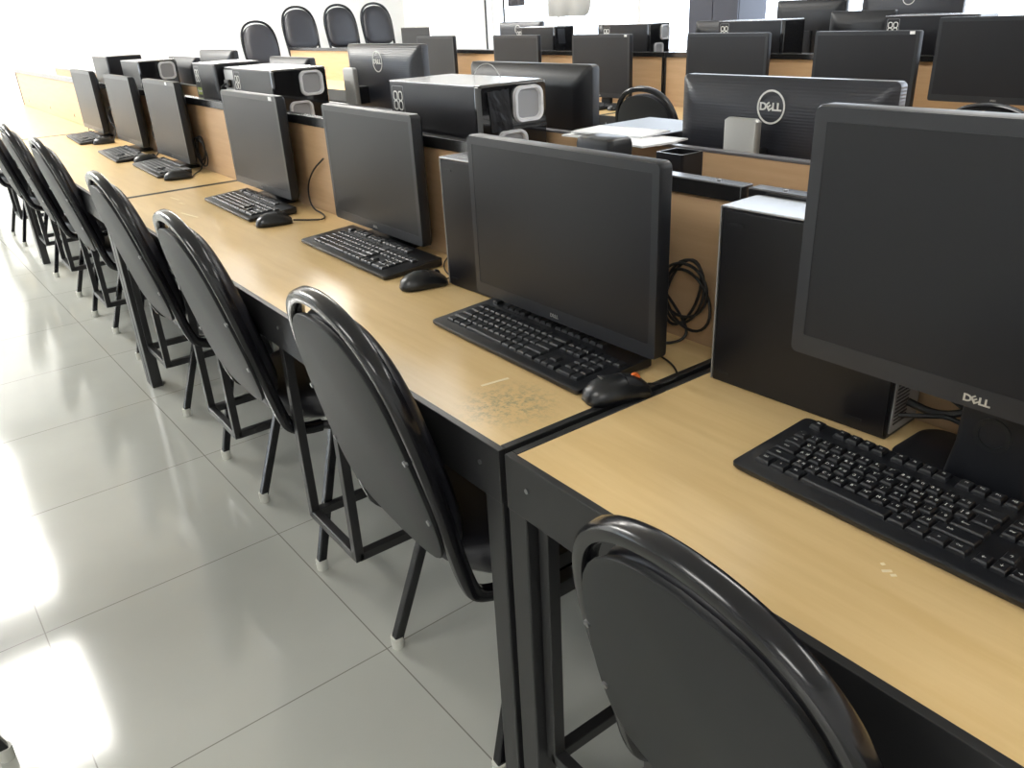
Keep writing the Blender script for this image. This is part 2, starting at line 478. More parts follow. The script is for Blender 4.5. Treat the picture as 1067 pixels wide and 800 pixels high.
desk(-2 * L, -L - .006, YB, -1, 'desk turned away behind the three far small-looking monitors', rail='alu', ph=1.064, shelf=True)
desk(-7.6, -2 * L - .006, YB, -1, 'desk turned away at the far left end of the second row', rail='alu', ph=1.064, shelf=True)
YC = 2.708
desk(-.20, -.20 + L, YC, 1, 'third row desk at the right edge of the photo behind the near big monitor')
desk(-2.70, -2.70 + L, YC, 1, 'third row desk right of the dark partition post')
desk(-2.71 - L, -2.71, YC, 1, 'third row desk left of the dark partition post, keyboard on it')
desk(-8.2, -2.72 - L, YC, 1, 'third row desk with bare light wood partition in front of the wall chairs')
YD = 4.035
for a, nm in ((-.2, 'fourth row desk at the right edge behind the third row partition'), (-2.70, 'fourth row desk in front of the slate pillars'), (-2.71 - L, 'fourth row desk before the grey curtain'), (-2.72 - 2 * L, 'fourth row desk at the left end near the wall chairs')):
    desk(a, a + L - .012, YD, -1, nm, rail='alu', ph=1.055, shelf=True)

# pale marks on the table tops
def mark(parent, name, pts, w):
    mb = MB()
    ox, oy = parent.location.x, parent.location.y
    for (xa, ya), (xb, yb) in pts:
        mb.bar((xa - ox, ya - oy, TZ + .0003), (xb - ox, yb - oy, TZ + .0003), w, .0005)
    return mb.build(name, M['stain'], parent)
mark(d2, 'chalk_mark', [((-.203, .112), (-.196, .165))], .006)
mark(d2, 'scrape', [((-2.36, .214), (-2.28, .222)), ((-2.23, .208), (-2.19, .214)), ((-2.05, .16), (-1.93, .18))], .006)
mark(d1, 'scrape', [((.495, .160), (.502, .168)), ((.505, .160), (.509, .165)), ((.488, .170), (.490, .174))], .004)

# ------------------------------------------------------------------ chairs
EGG = [(.0, .940), (.05, .936), (.10, .922), (.142, .896), (.172, .860), (.194, .808), (.205, .742), (.206, .670), (.202, .590), (.196, .520)]
EGG = [(x * .97, .45 + (z - .45) * .995) for x, z in EGG]
def ly(z): return -.023 - .24 * (z - .50)
def smooth_pts(pts, it=2):
    for _ in range(it):
        q = [pts[0]]
        for a, b in zip(pts[:-1], pts[1:]):
            q.append(tuple(a[i] * .75 + b[i] * .25 for i in range(len(a)))); q.append(tuple(a[i] * .25 + b[i] * .75 for i in range(len(a))))
        q.append(pts[-1]); pts = q
    return pts

def make_chair(label):
    t = thing('banquet_chair', label, 'chair')
    side = [(x, ly(z), z) for x, z in EGG] + [(.190, -.012, .455), (.186, .004, .418), (.184, .045, .400), (.186, .085, .398)]
    left = [(-x, y, z) for x, y, z in side[::-1]]
    path = smooth_pts(left[:-1] + side, 2)
    MB().tube(path, .0125, 16, ry=.0145, up=(0, 1, .24), e=3.6).build('back_frame', M['chair_tube'], t, smooth=True)
    # outline of the back panel (inside the ring, leaving the handle gap above it)
    half = [(0, .911), (.06, .906), (.105, .890), (.145, .858), (.173, .812), (.186, .76), (.195, .70), (.200, .64), (.199, .585), (.188, .535), (.160, .500), (.10, .483), (0, .478)]
    half = [(x * .97, .45 + (z - .45) * .995) for x, z in half]
    half = smooth_pts(half, 1)
    outl = half + [(-x, z) for x, z in half[-2:0:-1]]
    cz = .69
    nrm = Vector((0, -1, -.24)).normalized()
    def ring(sc, off, lst=outl):
        return [Vector((x * sc, ly(cz + (z - cz) * sc), cz + (z - cz) * sc)) + nrm * off for x, z in lst]
    MB().loft([ring(1.0, .009), ring(1.012, .0165), ring(1.008, .0195), ring(.99, .0205)]).build('back_panel', M['chair_plate'], t, smooth=True)
    MB().loft([ring(.95, .0085), ring(.985, -.002), ring(1.0, -.016), ring(.985, -.028), ring(.90, -.040), ring(.6, -.046)]).build('back_cushion', M['chair_vinyl'], t, smooth='all')
    for sx in (-1, 1):
        for z in (.60, .72):
            p = Vector((sx * .184, ly(z), z))
            MB().cyl(p + nrm * .018, p + nrm * .0235, .0052, 10).build('rivet', M['rivet'], t, smooth=True)
    # round seat
    N = 32
    def srt(sc, z):
        r = []
        for k in range(N):
            a = 2 * PI * k / N; c, s = math.cos(a), math.sin(a)
            e = 2.4
            rr = (abs(c) ** e + abs(s) ** e) ** (-1 / e)
            r.append((c * rr * .208 * sc, .205 + s * rr * .205 * sc, z))
        return r
    MB().loft([srt(.95, .412), srt(1.0, .424), srt(1.01, .445), srt(.98, .468), srt(.88, .482), srt(.5, .488)]).build('seat', M['chair_vinyl'], t, smooth='all')
    fr = [(-.186, .085, .398), (-.212, .12, .398), (-.212, .20, .398), (-.185, .30, .398), (-.12, .375, .398), (0, .400, .398)]
    fr = fr + [(-x, y, z) for x, y, z in fr[-2::-1]]
    MB().tube(smooth_pts(fr, 2), .0115, 8, ry=.0115, up=(0, 0, 1)).build('seat_frame', M['chair_tube'], t, smooth=True)
    for sx in (-1, 1):
        for a, b in (((sx * .172, .125, .392), (sx * .2135, .012, .022)), ((sx * .165, .295, .392), (sx * .20, .395, .022))):
            lg = MB().bar(a, b, .022, .022, up=(0, 1, 0)).build('leg', M['chair_tube'], t, bevel=.003)
            MB().cyl((b[0], b[1], 0), (b[0], b[1], .03), .0145, 12, .0155).build('foot_cap', M['cap'], lg, smooth=True)
    return t

chair_p = make_chair('chair'); cu = [False]
def chair(x, y, rz, label, group=None, z=0):
    return place(chair_p, cu, (x, y, z), rz, label, 'chair', group)
CG = 'round-backed black chairs along the front row'
c1 = chair(.466, -.004, -.06, 'nearest black oval-backed chair, at the bottom right by the nearest desk', CG)
chair(-.298, .012, -.045, 'black oval-backed chair at the desk corner with the grey scuffed patch', CG)
chair(-1.11, .016, -.02, 'third black chair from the camera, in front of the slim keyboard', CG)
chair(-1.88, .022, .0, 'fourth black chair from the camera, just before the joint of two desks', CG)
chair(-3.035, .036, .0, 'fifth black chair, first one past the joint of two desks', CG)
chair(-3.81, .020, -.02, 'sixth black chair from the camera, beside the far desk', CG)
chair(-4.76, .00, .0, 'seventh black chair, second from the far end of the front row', CG)
chair(-5.78, -.03, .03, 'farthest black chair of the front row, cut by the left edge', CG)
chair(-.965, -.73, PI, 'black chair in the aisle, only a leg seen at the bottom left')
chair(-2.15, 2.60, .05, 'black chair with open handle loop at the third row, left of the round badge', 'chairs at the third row')
chair(-1.66, 2.60, .0, 'black chair mostly hidden behind the big round-badged monitor', 'chairs at the third row')
chair(-.52, 2.66, .0, 'black chair whose top arc shows at the right edge behind the near monitor', 'chairs at the third row')
for (y, z, lb) in ((3.10, .386, 'leftmost and lowest of the four dark chairs against the white wall'), (3.60, .516, 'second from left of the four dark chairs by the white wall'),
                   (4.12, .516, 'third from left of the four dark chairs by the white wall'), (4.60, .516, 'rightmost and highest of the four dark chairs by the white wall')):
    chair(-8.62, y, -PI / 2, lb, 'four chairs on the step by the wall', z)

c1.scale = (.970, .95, .942)

# ------------------------------------------------------------------ monitors
def monitor(label, xc, yf, zb, w, h, face=1, back='plain', yaw=0, base=TZ, tall=False, stickers=(), word=False, neck='plastic', bezel=.018, by=.046, nyy=.064, group=None, neck_dx=0, name='monitor'):
    """yf = y of the front face; face=+1: screen towards smaller y; origin on the desk"""
    rz = (0 if face > 0 else PI) + yaw
    t = thing(name, label, 'monitor', (xc, yf, base + .0005), rz, group)
    zb -= base; zt = zb + h; zc = (zb + zt) / 2
    def R(ww, hh, r, y, dz=0): return [(u, y, zc + v + dz) for u, v in rrect(ww, hh, r)]
    chin = .010
    if True:
        MB().loft([R(w - .004, h - .004, .009, .002), R(w, h, .011, .006), R(w, h, .011, .027), R(w - .012, h - .012, .010, .034), R(w - .10, h - .10, .02, .052)], cap=True).build('housing', M['ribbed'] if back == 'ribbed' else M['plastic'], t, smooth=True)
    sw, sh = w - 2 * bezel, h - 2 * bezel - chin
    dz = chin / 2
    MB().frame((R(w - .004, h - .004, .009, .0015), R(w - .003, h - .003, .009, .0045)), (R(sw + .003, sh + .003, .002, .0015, dz), R(sw, sh, .002, .0058, dz))).build('bezel', M['bezel'], t, smooth=True)
    MB().loft([R(sw - .001, sh - .001, .001, .0045, dz), R(sw - .001, sh - .001, .001, .0058, dz)]).build('screen', M['screen'], t)
    # stand
    if tall:
        n = MB(); n.loft([[(u + neck_dx, .050 + v, z) for u, v in rrect(sx_, .030, .008)] for sx_, z in ((.10, .012), (.085, .06), (.078, zc))])
        nk = n.build('stand_neck', M[neck], t, smooth=True)
        MB().frame(([(u + neck_dx, .0335, .085 + v) for u, v in rrect(.044, .044, .0219, 8)], [(u + neck_dx, .0365, .085 + v) for u, v in rrect(.044, .044, .0219, 8)]),
                   ([(u + neck_dx, .0335, .085 + v) for u, v in rrect(.032, .032, .0159, 8)], [(u + neck_dx, .0365, .085 + v) for u, v in rrect(.032, .032, .0159, 8)])).build('cable_hole_ring', M['mouse'], nk, smooth=True)
        MB().loft([[(u + neck_dx, .090 + v, z) for u, v in rrect(.25, .122, .03)] for z in (0.0, .009)] + [[(u + neck_dx, .090 + v, .013) for u, v in rrect(.235, .107, .03)]]).build('stand_base', M['plastic'], t, smooth=True)
    else:
        ny, ntop = (.104, zt - .075) if neck == 'neck' else (nyy, zc + .036)
        MB().loft([[(u + neck_dx, ny + v, z) for u, v in rrect(.086, .020, .006)] for z in (.008, ntop - .006)] + [[(u + neck_dx, ny + v, ntop) for u, v in rrect(.072, .012, .005)]]).build('stand_neck', M[neck], t, smooth=True)
        MB().box(neck_dx - .03, neck_dx + .03, .040, ny - .009, zc - .03, zc + .03).build('hinge', M['plastic'], t, bevel=.004)
        MB().loft([[(u + neck_dx, (by if neck != 'neck' else .075) + v, z) for u, v in rrect(.24, .070, .025)] for z in (0.0, .008)] + [[(u + neck_dx, (by if neck != 'neck' else .075) + v, .011) for u, v in rrect(.228, .060, .025)]]).build('stand_base', M['plastic'], t, smooth=True)
    if word or face > 0:
        me = dell_mesh(.0125 if word else .0095); me.materials.append(M['logo'] if word else M['neck'])
        o = bpy.data.objects.new('brand_word', me); COL.objects.link(o); o.parent = t
        o.location = (-.012 if word else 0, .0008, zb + (.0135 if word else .0125)); o.rotation_euler = (PI / 2, 0, 0)
    if back == 'ribbed':
        lz = zt - .057; yb = .052 + .001
        me = dell_mesh(.022, .0006); me.materials.append(M['white'])
        o = bpy.data.objects.new('brand_word', me); COL.objects.link(o); o.parent = t
        o.location = (0, yb, lz); o.rotation_euler = (PI / 2, 0, PI)
        MB().tube([(.033 * math.cos(a), yb, lz + .033 * math.sin(a)) for a in [2 * PI * k / 32 for k in range(32)]], .0022, 6, closed=True, ry=.001).build('badge_ring', M['white'], t, smooth=True)
    for (sx, sw_) in stickers:
        MB().box(sx - sw_ / 2, sx + sw_ / 2, .0002, .0011, zt - .015, zt - .003).build('sticker', M['paper'], t)
    return t

A = 'monitors on the front row facing the camera'
monitor('big black monitor at the right edge, raised on a stand with a round hole', .492, .350, .876, .535, .330, tall=True, word=True, bezel=.021)
monitor('large black monitor at the front row, over the keyboard beside the desk corner', -.262, .325, .792, .512, .321, by=.115, nyy=.092, group=A)
monitor('second full-size black monitor from the desk corner, beside the badged tower', -1.172, .440, .785, .500, .325, group=A)
monitor('black monitor with a white sticker, nearest one before the desk joint', -2.010, .440, .785, .515, .328, stickers=((.21, .026),), group=A)
monitor('nearest of the three far monitors past the desk joint, white sticker on it', -3.075, .440, .785, .490, .333, stickers=((.13, .02),), group=A)
monitor('middle one of the three far monitors past the desk joint', -3.83, .440, .785, .510, .331, group=A)
monitor('farthest black monitor of the front row, a cable looping beside it', -4.68, .440, .785, .520, .335, group=A)
Bg = 'monitors of the second row seen from behind'
monitor('large monitor seen from behind, round white badge and grey stand, nearest of its row', -.262, .985, .830, .530, .342, -1, 'ribbed', neck='neck', neck_dx=.03, group=Bg)
monitor('monitor back without badge behind the tower with silver rings', -1.125, .985, .850, .560, .335, -1, 'plain', group=Bg)
monitor('monitor back with an oval-looking white badge below the wall chairs', -1.895, .945, .895, .530, .342, -1, 'ribbed', neck='neck', neck_dx=.12, group=Bg)
monitor('monitor back showing only its top edge above the badged tower', -2.70, .93, .850, .42, .335, -1, 'plain', group=Bg)
monitor('small-looking dark monitor back below the leftmost wall chair', -3.62, .93, .872, .50, .335, -1, 'plain', group=Bg)
monitor('farthest dark monitor back of the second row, beside the ring-fronted tower', -4.22, .93, .832, .50, .335, -1, 'plain', group=Bg)
Cg = 'monitors of the third row facing the camera'
cs = [(-4.918, 3.03, .83, .53, 'leftmost monitor of the third row, dark grey, below the dark box'), (-3.893, 3.03, .815, .50, 'third row monitor just left of centre, below a round-badged monitor back'),
      (-3.05, 3.03, .80, .51, 'third row monitor above the small keyboard and mouse'), (-2.10, 3.03, .81, .525, 'third row monitor directly above the big round badge on the left'),
      (-1.325, 3.03, .815, .505, 'third row monitor above the big monitor back, white sticker on top')]
for i, (x, y, zb, w, lb) in enumerate(cs):
    monitor(lb, x, y, zb, w, 1.158 - zb + (.003 if i > 3 else 0), stickers=((w / 2 - .035, .022),) if i in (2, 4) else (), group=Cg)
monitor('largest-looking monitor of the third row, upper right, on a raised stand', -.725, 3.02, .885, .545, .325, tall=True, group=Cg)
Dg = 'monitors of the fourth row seen from behind'
monitor('far monitor back with a small badge in front of the window, under the dark cloth', -4.55, 3.62, .885, .53, .342, -1, 'ribbed', group=Dg)
monitor('far small-looking monitor back between two badged towers', -3.50, 3.62, .865, .34, .33, -1, 'plain', group=Dg)
monitor('far monitor back low in front of the left slate pillar', -2.64, 3.62, .865, .30, .335, -1, 'plain', group=Dg)
monitor('far monitor back standing higher, right of the slate pillar', -2.16, 3.86, .965, .45, .325, -1, 'plain', tall=True, group=Dg)
monitor('far monitor back beside the bright glare on the tower top', -1.69, 3.62, .895, .36, .335, -1, 'plain', group=Dg)
monitor('highest far monitor back with its badge cut by the top edge', -1.75 + .14, 3.93, .99, .55, .345, -1, 'ribbed', tall=True, group=Dg)

# ------------------------------------------------------------------ PC towers
def sff_tower(label, x, y, yaw):
    t = thing('computer_tower', label, 'computer', (x, y, TZ + .0005), yaw)
    w, d, h = .300, .094, .293
    MB().box(0, w, .004, d, 0, h - .004).build('case_body', M['case'], t, bevel=.002)
    MB().box(.003, w - .002, .0, .005, .004, h - .006).build('side_panel', M['case'], t, bevel=.0015)
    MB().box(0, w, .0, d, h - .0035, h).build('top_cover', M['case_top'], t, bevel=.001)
    MB().box(-.0025, .0, .001, d - .002, .002, h - .001).build('front_edge', M['neck'], t, bevel=.0008)
    for (a, z) in ((.018, h - .028), (.012, .018), (w - .06, .018)):
        MB().box(a, a + .024, -.0012, .0002, z, z + .0035).build('latch_mark', M['plastic'], t)
    r = MB().box(w, w + .002, .010, d - .008, .008, h - .012).build('rear_plate', M['mesh'], t)
    g = MB()
    for k in range(12): g.box(w + .002, w + .0028, .016, .052, .02 + k * .006, .0225 + k * .006)
    g.build('vent', M['case'], r)
    q = MB()
    for k in range(4): q.box(w + .002, w + .007, .018 + (k % 2) * .03, .036 + (k % 2) * .03, .13 + (k // 2) * .04, .152 + (k // 2) * .04)
    q.build('port', M['case_gloss'], r)
    return t
sff_tower('slim black computer tower beside the monitor on the raised stand', .042, .412, .045)
sff_tower('slim black computer tower mostly hidden behind the large front monitor', -.712, .381, .045)

def badge88(parent, x, y, z, s, name='badge'):
    """outlined double-eight badge on a face looking to -y; s = width of plate"""
    b = MB()
    w, h = s, s * 2.1
    o = [(x + u, y - .0006, z + v) for u, v in rrect(w, h, s * .08)]; ob = [(x + u, y, z + v) for u, v in rrect(w, h, s * .08)]
    i = [(x + u, y - .0006, z + v) for u, v in rrect(w * .96, h * .98, s * .07)]; ib = [(x + u, y, z + v) for u, v in rrect(w * .96, h * .98, s * .07)]
    plate = b.frame((o, ob), (i, ib)).build(name, M['mesh'], parent)
    e = MB()
    for k in (-1, 1):
        for v in (-1, 1):
            cx = x + k * s * .215; cz = z + h * .20 + v * s * .20
            e.tube([(cx + a, y - .001, cz + c) for a, c in rrect(s * .33, s * .37, s * .12, 3)], s * .035, 5, closed=True, ry=.0008)
    e.build('numerals', M['white'], plate, smooth=True)
    MB().box(x - s * .44, x + s * .44, y - .0004, y - .0001, z - h * .40, z - h * .17).build('word_strip', M['green'], plate)
    text_obj('word', 'Genuine', s * .27, M['white'], plate, (x, y - .0008, z - h * .28), (PI / 2, 0, 0), shear=.3)
    return plate

def ring_face(parent, x, y, z, w, h):
    """silver rounded frame with grey grille on a face looking to +x"""
    def R(ww, hh, r, xx): return [(xx, y + u, z + v) for u, v in rrect(ww, hh, r)]
    o = MB().frame((R(w, h, w * .25, x + .010), R(w * 1.04, h * 1.04, w * .26, x)), (R(w * .84, h * .86, w * .20, x + .010), R(w * .76, h * .78, w * .18, x + .0005))).build('silver_ring', M['silver'], parent, smooth=True)
    MB().loft([R(w * .80, h * .82, w * .18, x + .0002), R(w * .76, h * .78, w * .18, x + .003)]).build('grille', M['mesh'], o)

def tower(label, x0, x1, y0, y1, ztop, rings=True, badge=True, crumple=False, front='case_gloss', group=None, top='case_top'):
    t = thing('computer_tower', label, 'computer', ((x0 + x1) / 2, (y0 + y1) / 2, .750), 0, group)
    w, d, h = (x1 - x0) / 2, (y1 - y0) / 2, ztop - .750
    MB().box(-w, w - .022, -d, d, .004, h - .004).build('case_body', M['case'], t, bevel=.002)
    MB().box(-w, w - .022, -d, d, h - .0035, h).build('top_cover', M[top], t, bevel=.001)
    MB().loft([[(xx, u, h / 2 + v) for u, v in rrect(2 * d - e, h - e, .008)] for xx, e in ((w - .0215, 0), (w - .006, 0), (w, .010))]).build('front_panel', M[front], t, smooth=True)
    f = MB()
    for sx in (-1, 1):
        for sy in (-1, 1): f.cyl((sx * (w - .05), sy * (d - .03), 0), (sx * (w - .05), sy * (d - .03), .006), .012, 10)
    f.build('feet', M['cable'], t)
    if badge: badge88(t, -w + .042, -d, h - .076, .060)
    if rings:
        ring_face(t, w, .040, h - .052, .088 * (d / .105), .082); ring_face(t, w, -.012, h - .148, .088 * (d / .105), .075)
    if crumple:
        c = MB(); 
        rows = []
        for i in range(9):
            for j in range(9):
                pass
        g = [[c.bm.verts.new((w + .0015 + random.uniform(0, .0012), -d + .022 + .008 * (i / 8) + .064 * j / 8, h - .014 - .095 * i / 8 + random.uniform(-.002, .002))) for j in range(9)] for i in range(9)]
        for i in range(8):
            for j in range(8): c.bm.faces.new((g[i][j], g[i][j + 1], g[i + 1][j + 1], g[i + 1][j]))
        so = c.build('plastic_film', M['case'], t)
        md = so.modifiers.new('thick', 'SOLIDIFY'); md.thickness = .0006
    return t
TG = 'towers standing in the gap behind the front partition'
tower('black computer tower with double-eight badge and torn film, beside the near monitors', -1.245, -.817, .572, .778, 1.168, crumple=True, group=TG)
tower('black tower with silver rings on its front, just left of the leftmost unbadged partition gap', -2.478, -2.080, .572, .778, 1.172, group=TG)
tower('small-looking tower with one silver ring at the far end of the front partition', -4.21, -3.85, .572, .765, 1.172, badge=False, group=TG)
tower('farthest grey-sided tower with plain black front, far left', -4.89, -4.52, .572, .765, 1.187, rings=False, badge=False, front='case', group=TG)
tower('black tower with plain front between the bare rear case and the far ring-fronted tower', -2.96, -2.675, .572, .765, 1.182, rings=False, front='case', group=TG)
DG = 'towers standing in the gap behind the third row partition'
tower('far black tower with badge right of the round-badged far monitor', -4.21, -3.77, 3.285, 3.46, 1.197, rings=False, front='case_gloss', crumple=True, group=DG)
tower('far black tower with badge directly right of the silver-edged far monitor', -3.30, -2.88, 3.285, 3.46, 1.203, rings=True, group=DG)
tower('far black tower with badge and shining top, upper right of the big round badge', -2.36, -1.93, 3.285, 3.46, 1.207, rings=False, group=DG)
tower('far black tower with badge above the gap left of the largest-looking third row monitor', -1.385, -.96, 3.285, 3.46, 1.212, rings=False, group=DG)
tower('far dark box-like computer with pale front, in front of the white wall', -5.85, -5.36, 3.285, 3.46, 1.217, rings=False, badge=False, front='silver', group=DG)

# bare metal computer with its power plug facing the camera
t = thing('computer_tower', 'computer with bare metal rear and black power plug, behind the stickered monitor', 'computer', (-2.565, .684, .750))
MB().box(-.082, .078, -.085, .10, 0, .416).build('case_body', M['case'], t, bevel=.002)
MB().box(-.082, .078, -.085, .10, .4165, .420).build('top_cover', M['case_top'], t, bevel=.001)
rp = MB().box(-.079, .075, -.0885, -.0855, .01, .410).build('rear_plate', M['bare'], t)
MB().box(-.055, -.005, -.104, -.089, .345, .375).build('power_plug', M['cable'], rp, bevel=.004)
MB().tube([(-.03, -.104, .36), (-.028, -.125, .35), (-.02, -.128, .28), (-.01, -.12, .15), (0, -.11, .04)], .004, 6).build('power_cord', M['cable'], rp, smooth=True)
v = MB()
for k in range(3): v.tube([(.045, -.0895, .385 - .03 * k) if False else (.045 + .012 * math.cos(a), -.0895, .375 - .03 * k + .012 * math.sin(a)) for a in [2 * PI * j / 12 for j in range(12)]], .002, 5, closed=True)
v.build('fan_vent', M['case'], rp)
s = MB()
for k in range(5): s.box(-.06, .06, -.0895, -.0885, .10 + .035 * k, .112 + .035 * k)
s.build('expansion_slot', M['case'], rp)

# ------------------------------------------------------------------ black posts and papers between the partitions
t = thing('cable_post', 'black square open-topped post between partitions, right of the large front monitor', 'post', (-.250, .640, .750))
MB().frame(([(u, v, .315) for u, v in rrect(.070, .060, .004, 2)], [(u, v, 0) for u, v in rrect(.070, .060, .004, 2)]), ([(u, v, .315) for u, v in rrect(.060, .050, .003, 2)], [(u, v, .0) for u, v in rrect(.060, .050, .003, 2)])).build('tube', M['case'], t)
MB().box(-.045, .045, -.04, .04, -.0, .004).build('foot_plate', M['steel'], t)
t = thing('power_adapter', 'black rounded upright box behind the large front monitor top', 'power box', (-.462, .640, .750))
MB().loft([[(u, v, z) for u, v in rrect(.112 - e, .070 - e, .012)] for z, e in ((0, 0), (.312, 0), (.322, .004), (.326, .014))]).build('box_body', M['plastic'], t, smooth=True)
MB().box(.004, .009, -.0362, -.0345, .24, .30).build('slot', M['silver'], t)
MB().box(-.045, -.03, -.0362, -.0345, .26, .275).build('socket', M['case_gloss'], t)

t = thing('desktop_case', 'low flat computer case under the white papers in the second row', 'computer', (-.66, .97, .7515))
MB().box(-.13, .12, -.13, .15, .004, .2895).build('case_body', M['case'], t, bevel=.003)
MB().box(-.12, .11, -.133, -.1302, .02, .28).build('front_panel', M['plastic'], t)
t = thing('paper_stack', 'spread of white papers lying on the partition edge between two monitor backs', 'papers', (-.575, .805, 1.0420), .0)
for k, (dx, dy, a, w, d) in enumerate(((0.0, .0, .08, .297, .105), (.06, -.035, -.12, .21, .10), (-.03, .02, .15, .21, .11))):
    mt = Matrix.Translation((dx, dy, k * .004)) @ Matrix.Rotation(a, 4, 'Z')
    MB().box(-w / 2, w / 2, -d / 2, d / 2, 0, .0038, mt).build('sheet', M['paper'], t)

# ------------------------------------------------------------------ keyboards
U_ = .0188; PV = 1.09
ROWS = [  # (row from back, [(x in units, width, latin, thai)])
]
def key_layout():
    out = []
    fx = [0] + [2 + i for i in range(4)] + [6.5 + i for i in range(4)] + [11 + i for i in range(4)]
    for x, s in zip(fx, ['Esc', 'F1', 'F2', 'F3', 'F4', 'F5', 'F6', 'F7', 'F8', 'F9', 'F10', 'F11', 'F12']): out.append((x, 0, 1, s, ''))
    for i, s in enumerate(['Prt', 'Scr', 'Brk']): out.append((15.25 + i, 0, 1, s, ''))
    r1 = '`1234567890-='; t1 = '_\u0e45/-\u0e20\u0e16\u0e38\u0e36\u0e04\u0e15\u0e08\u0e02\u0e0a'
    for i, c in enumerate(r1): out.append((i, 1.35, 1, c, t1[i]))
    out.append((13, 1.35, 2, '\u2190\u2014', ''))
    out.append((0, 2.35, 1.5, 'Tab', ''))
    t2 = '\u0e46\u0e44\u0e33\u0e1e\u0e30\u0e31\u0e35\u0e23\u0e19\u0e22\u0e1a\u0e25'
    for i, c in enumerate('QWERTYUIOP[]'): out.append((1.5 + i, 2.35, 1, c, t2[i]))
    out.append((13.5, 2.35, 1.5, '\\', ''))
    out.append((0, 3.35, 1.75, 'Caps', ''))
    t3 = '\u0e1f\u0e2b\u0e01\u0e14\u0e40\u0e49\u0e48\u0e32\u0e2a\u0e27\u0e07'
    for i, c in enumerate("ASDFGHJKL;'"): out.append((1.75 + i, 3.35, 1, c, t3[i]))
    out.append((12.75, 3.35, 2.25, 'Enter', ''))
    out.append((0, 4.35, 2.25, 'Shift', ''))
    t4 = '\u0e1c\u0e1b\u0e41\u0e2d\u0e34\u0e37\u0e17\u0e21\u0e43\u0e1d'
    for i, c in enumerate('ZXCVBNM,./'): out.append((2.25 + i, 4.35, 1, c, t4[i]))
    out.append((12.25, 4.35, 2.75, 'Shift', ''))
    for x, w, s in ((0, 1.25, 'Ctrl'), (1.25, 1.25, '+'), (2.5, 1.25, 'Alt'), (3.75, 6.25, ''), (10, 1.25, 'Alt'), (11.25, 1.25, '+'), (12.5, 1.25, '='), (13.75, 1.25, 'Ctrl')): out.append((x, 5.35, w, s, ''))
    for j in range(2):
        for i in range(3): out.append((15.25 + i, 1.35 + j, 1, ['Ins', 'Home', 'PgUp', 'Del', 'End', 'PgDn'][j * 3 + i], ''))
    out.append((16.25, 4.35, 1, '\u2191', ''))
    for i in range(3): out.append((15.25 + i, 5.35, 1, '\u2190\u2193\u2192'[i], ''))
    pad = ['Num', '/', '*', '-', '7', '8', '9', '4', '5', '6', '1', '2', '3']
    k = 0
    for j in range(4):
        for i in range(4 if j == 0 else 3):
            out.append((18.5 + i, 1.35 + j, 1, pad[k], '')); k += 1
    out.append((18.5, 5.35, 2, '0', '')); out.append((20.5, 5.35, 1, '.', ''))
    return out
KEYS = key_layout()
_key_mesh = {}
def key_mesh(w):
    if w in _key_mesh: return _key_mesh[w]
    mb = MB(); a = U_ * w / 2 - .0009; b = U_ * PV / 2 - .0009
    mb.loft([[(sx * (a - e), sy * (b - e) + o, z) for sx, sy in ((-1, -1), (1, -1), (1, 1), (-1, 1))] for z, e, o in ((0, 0, 0), (.0045, .0010, .0004), (.0062, .0026, .0008))])
    bmesh.ops.recalc_face_normals(mb.bm, faces=mb.bm.faces)
    me = bpy.data.meshes.new('key'); mb.bm.to_mesh(me); mb.bm.free(); me.materials.append(M['key'])
    _key_mesh[w] = me
    return me

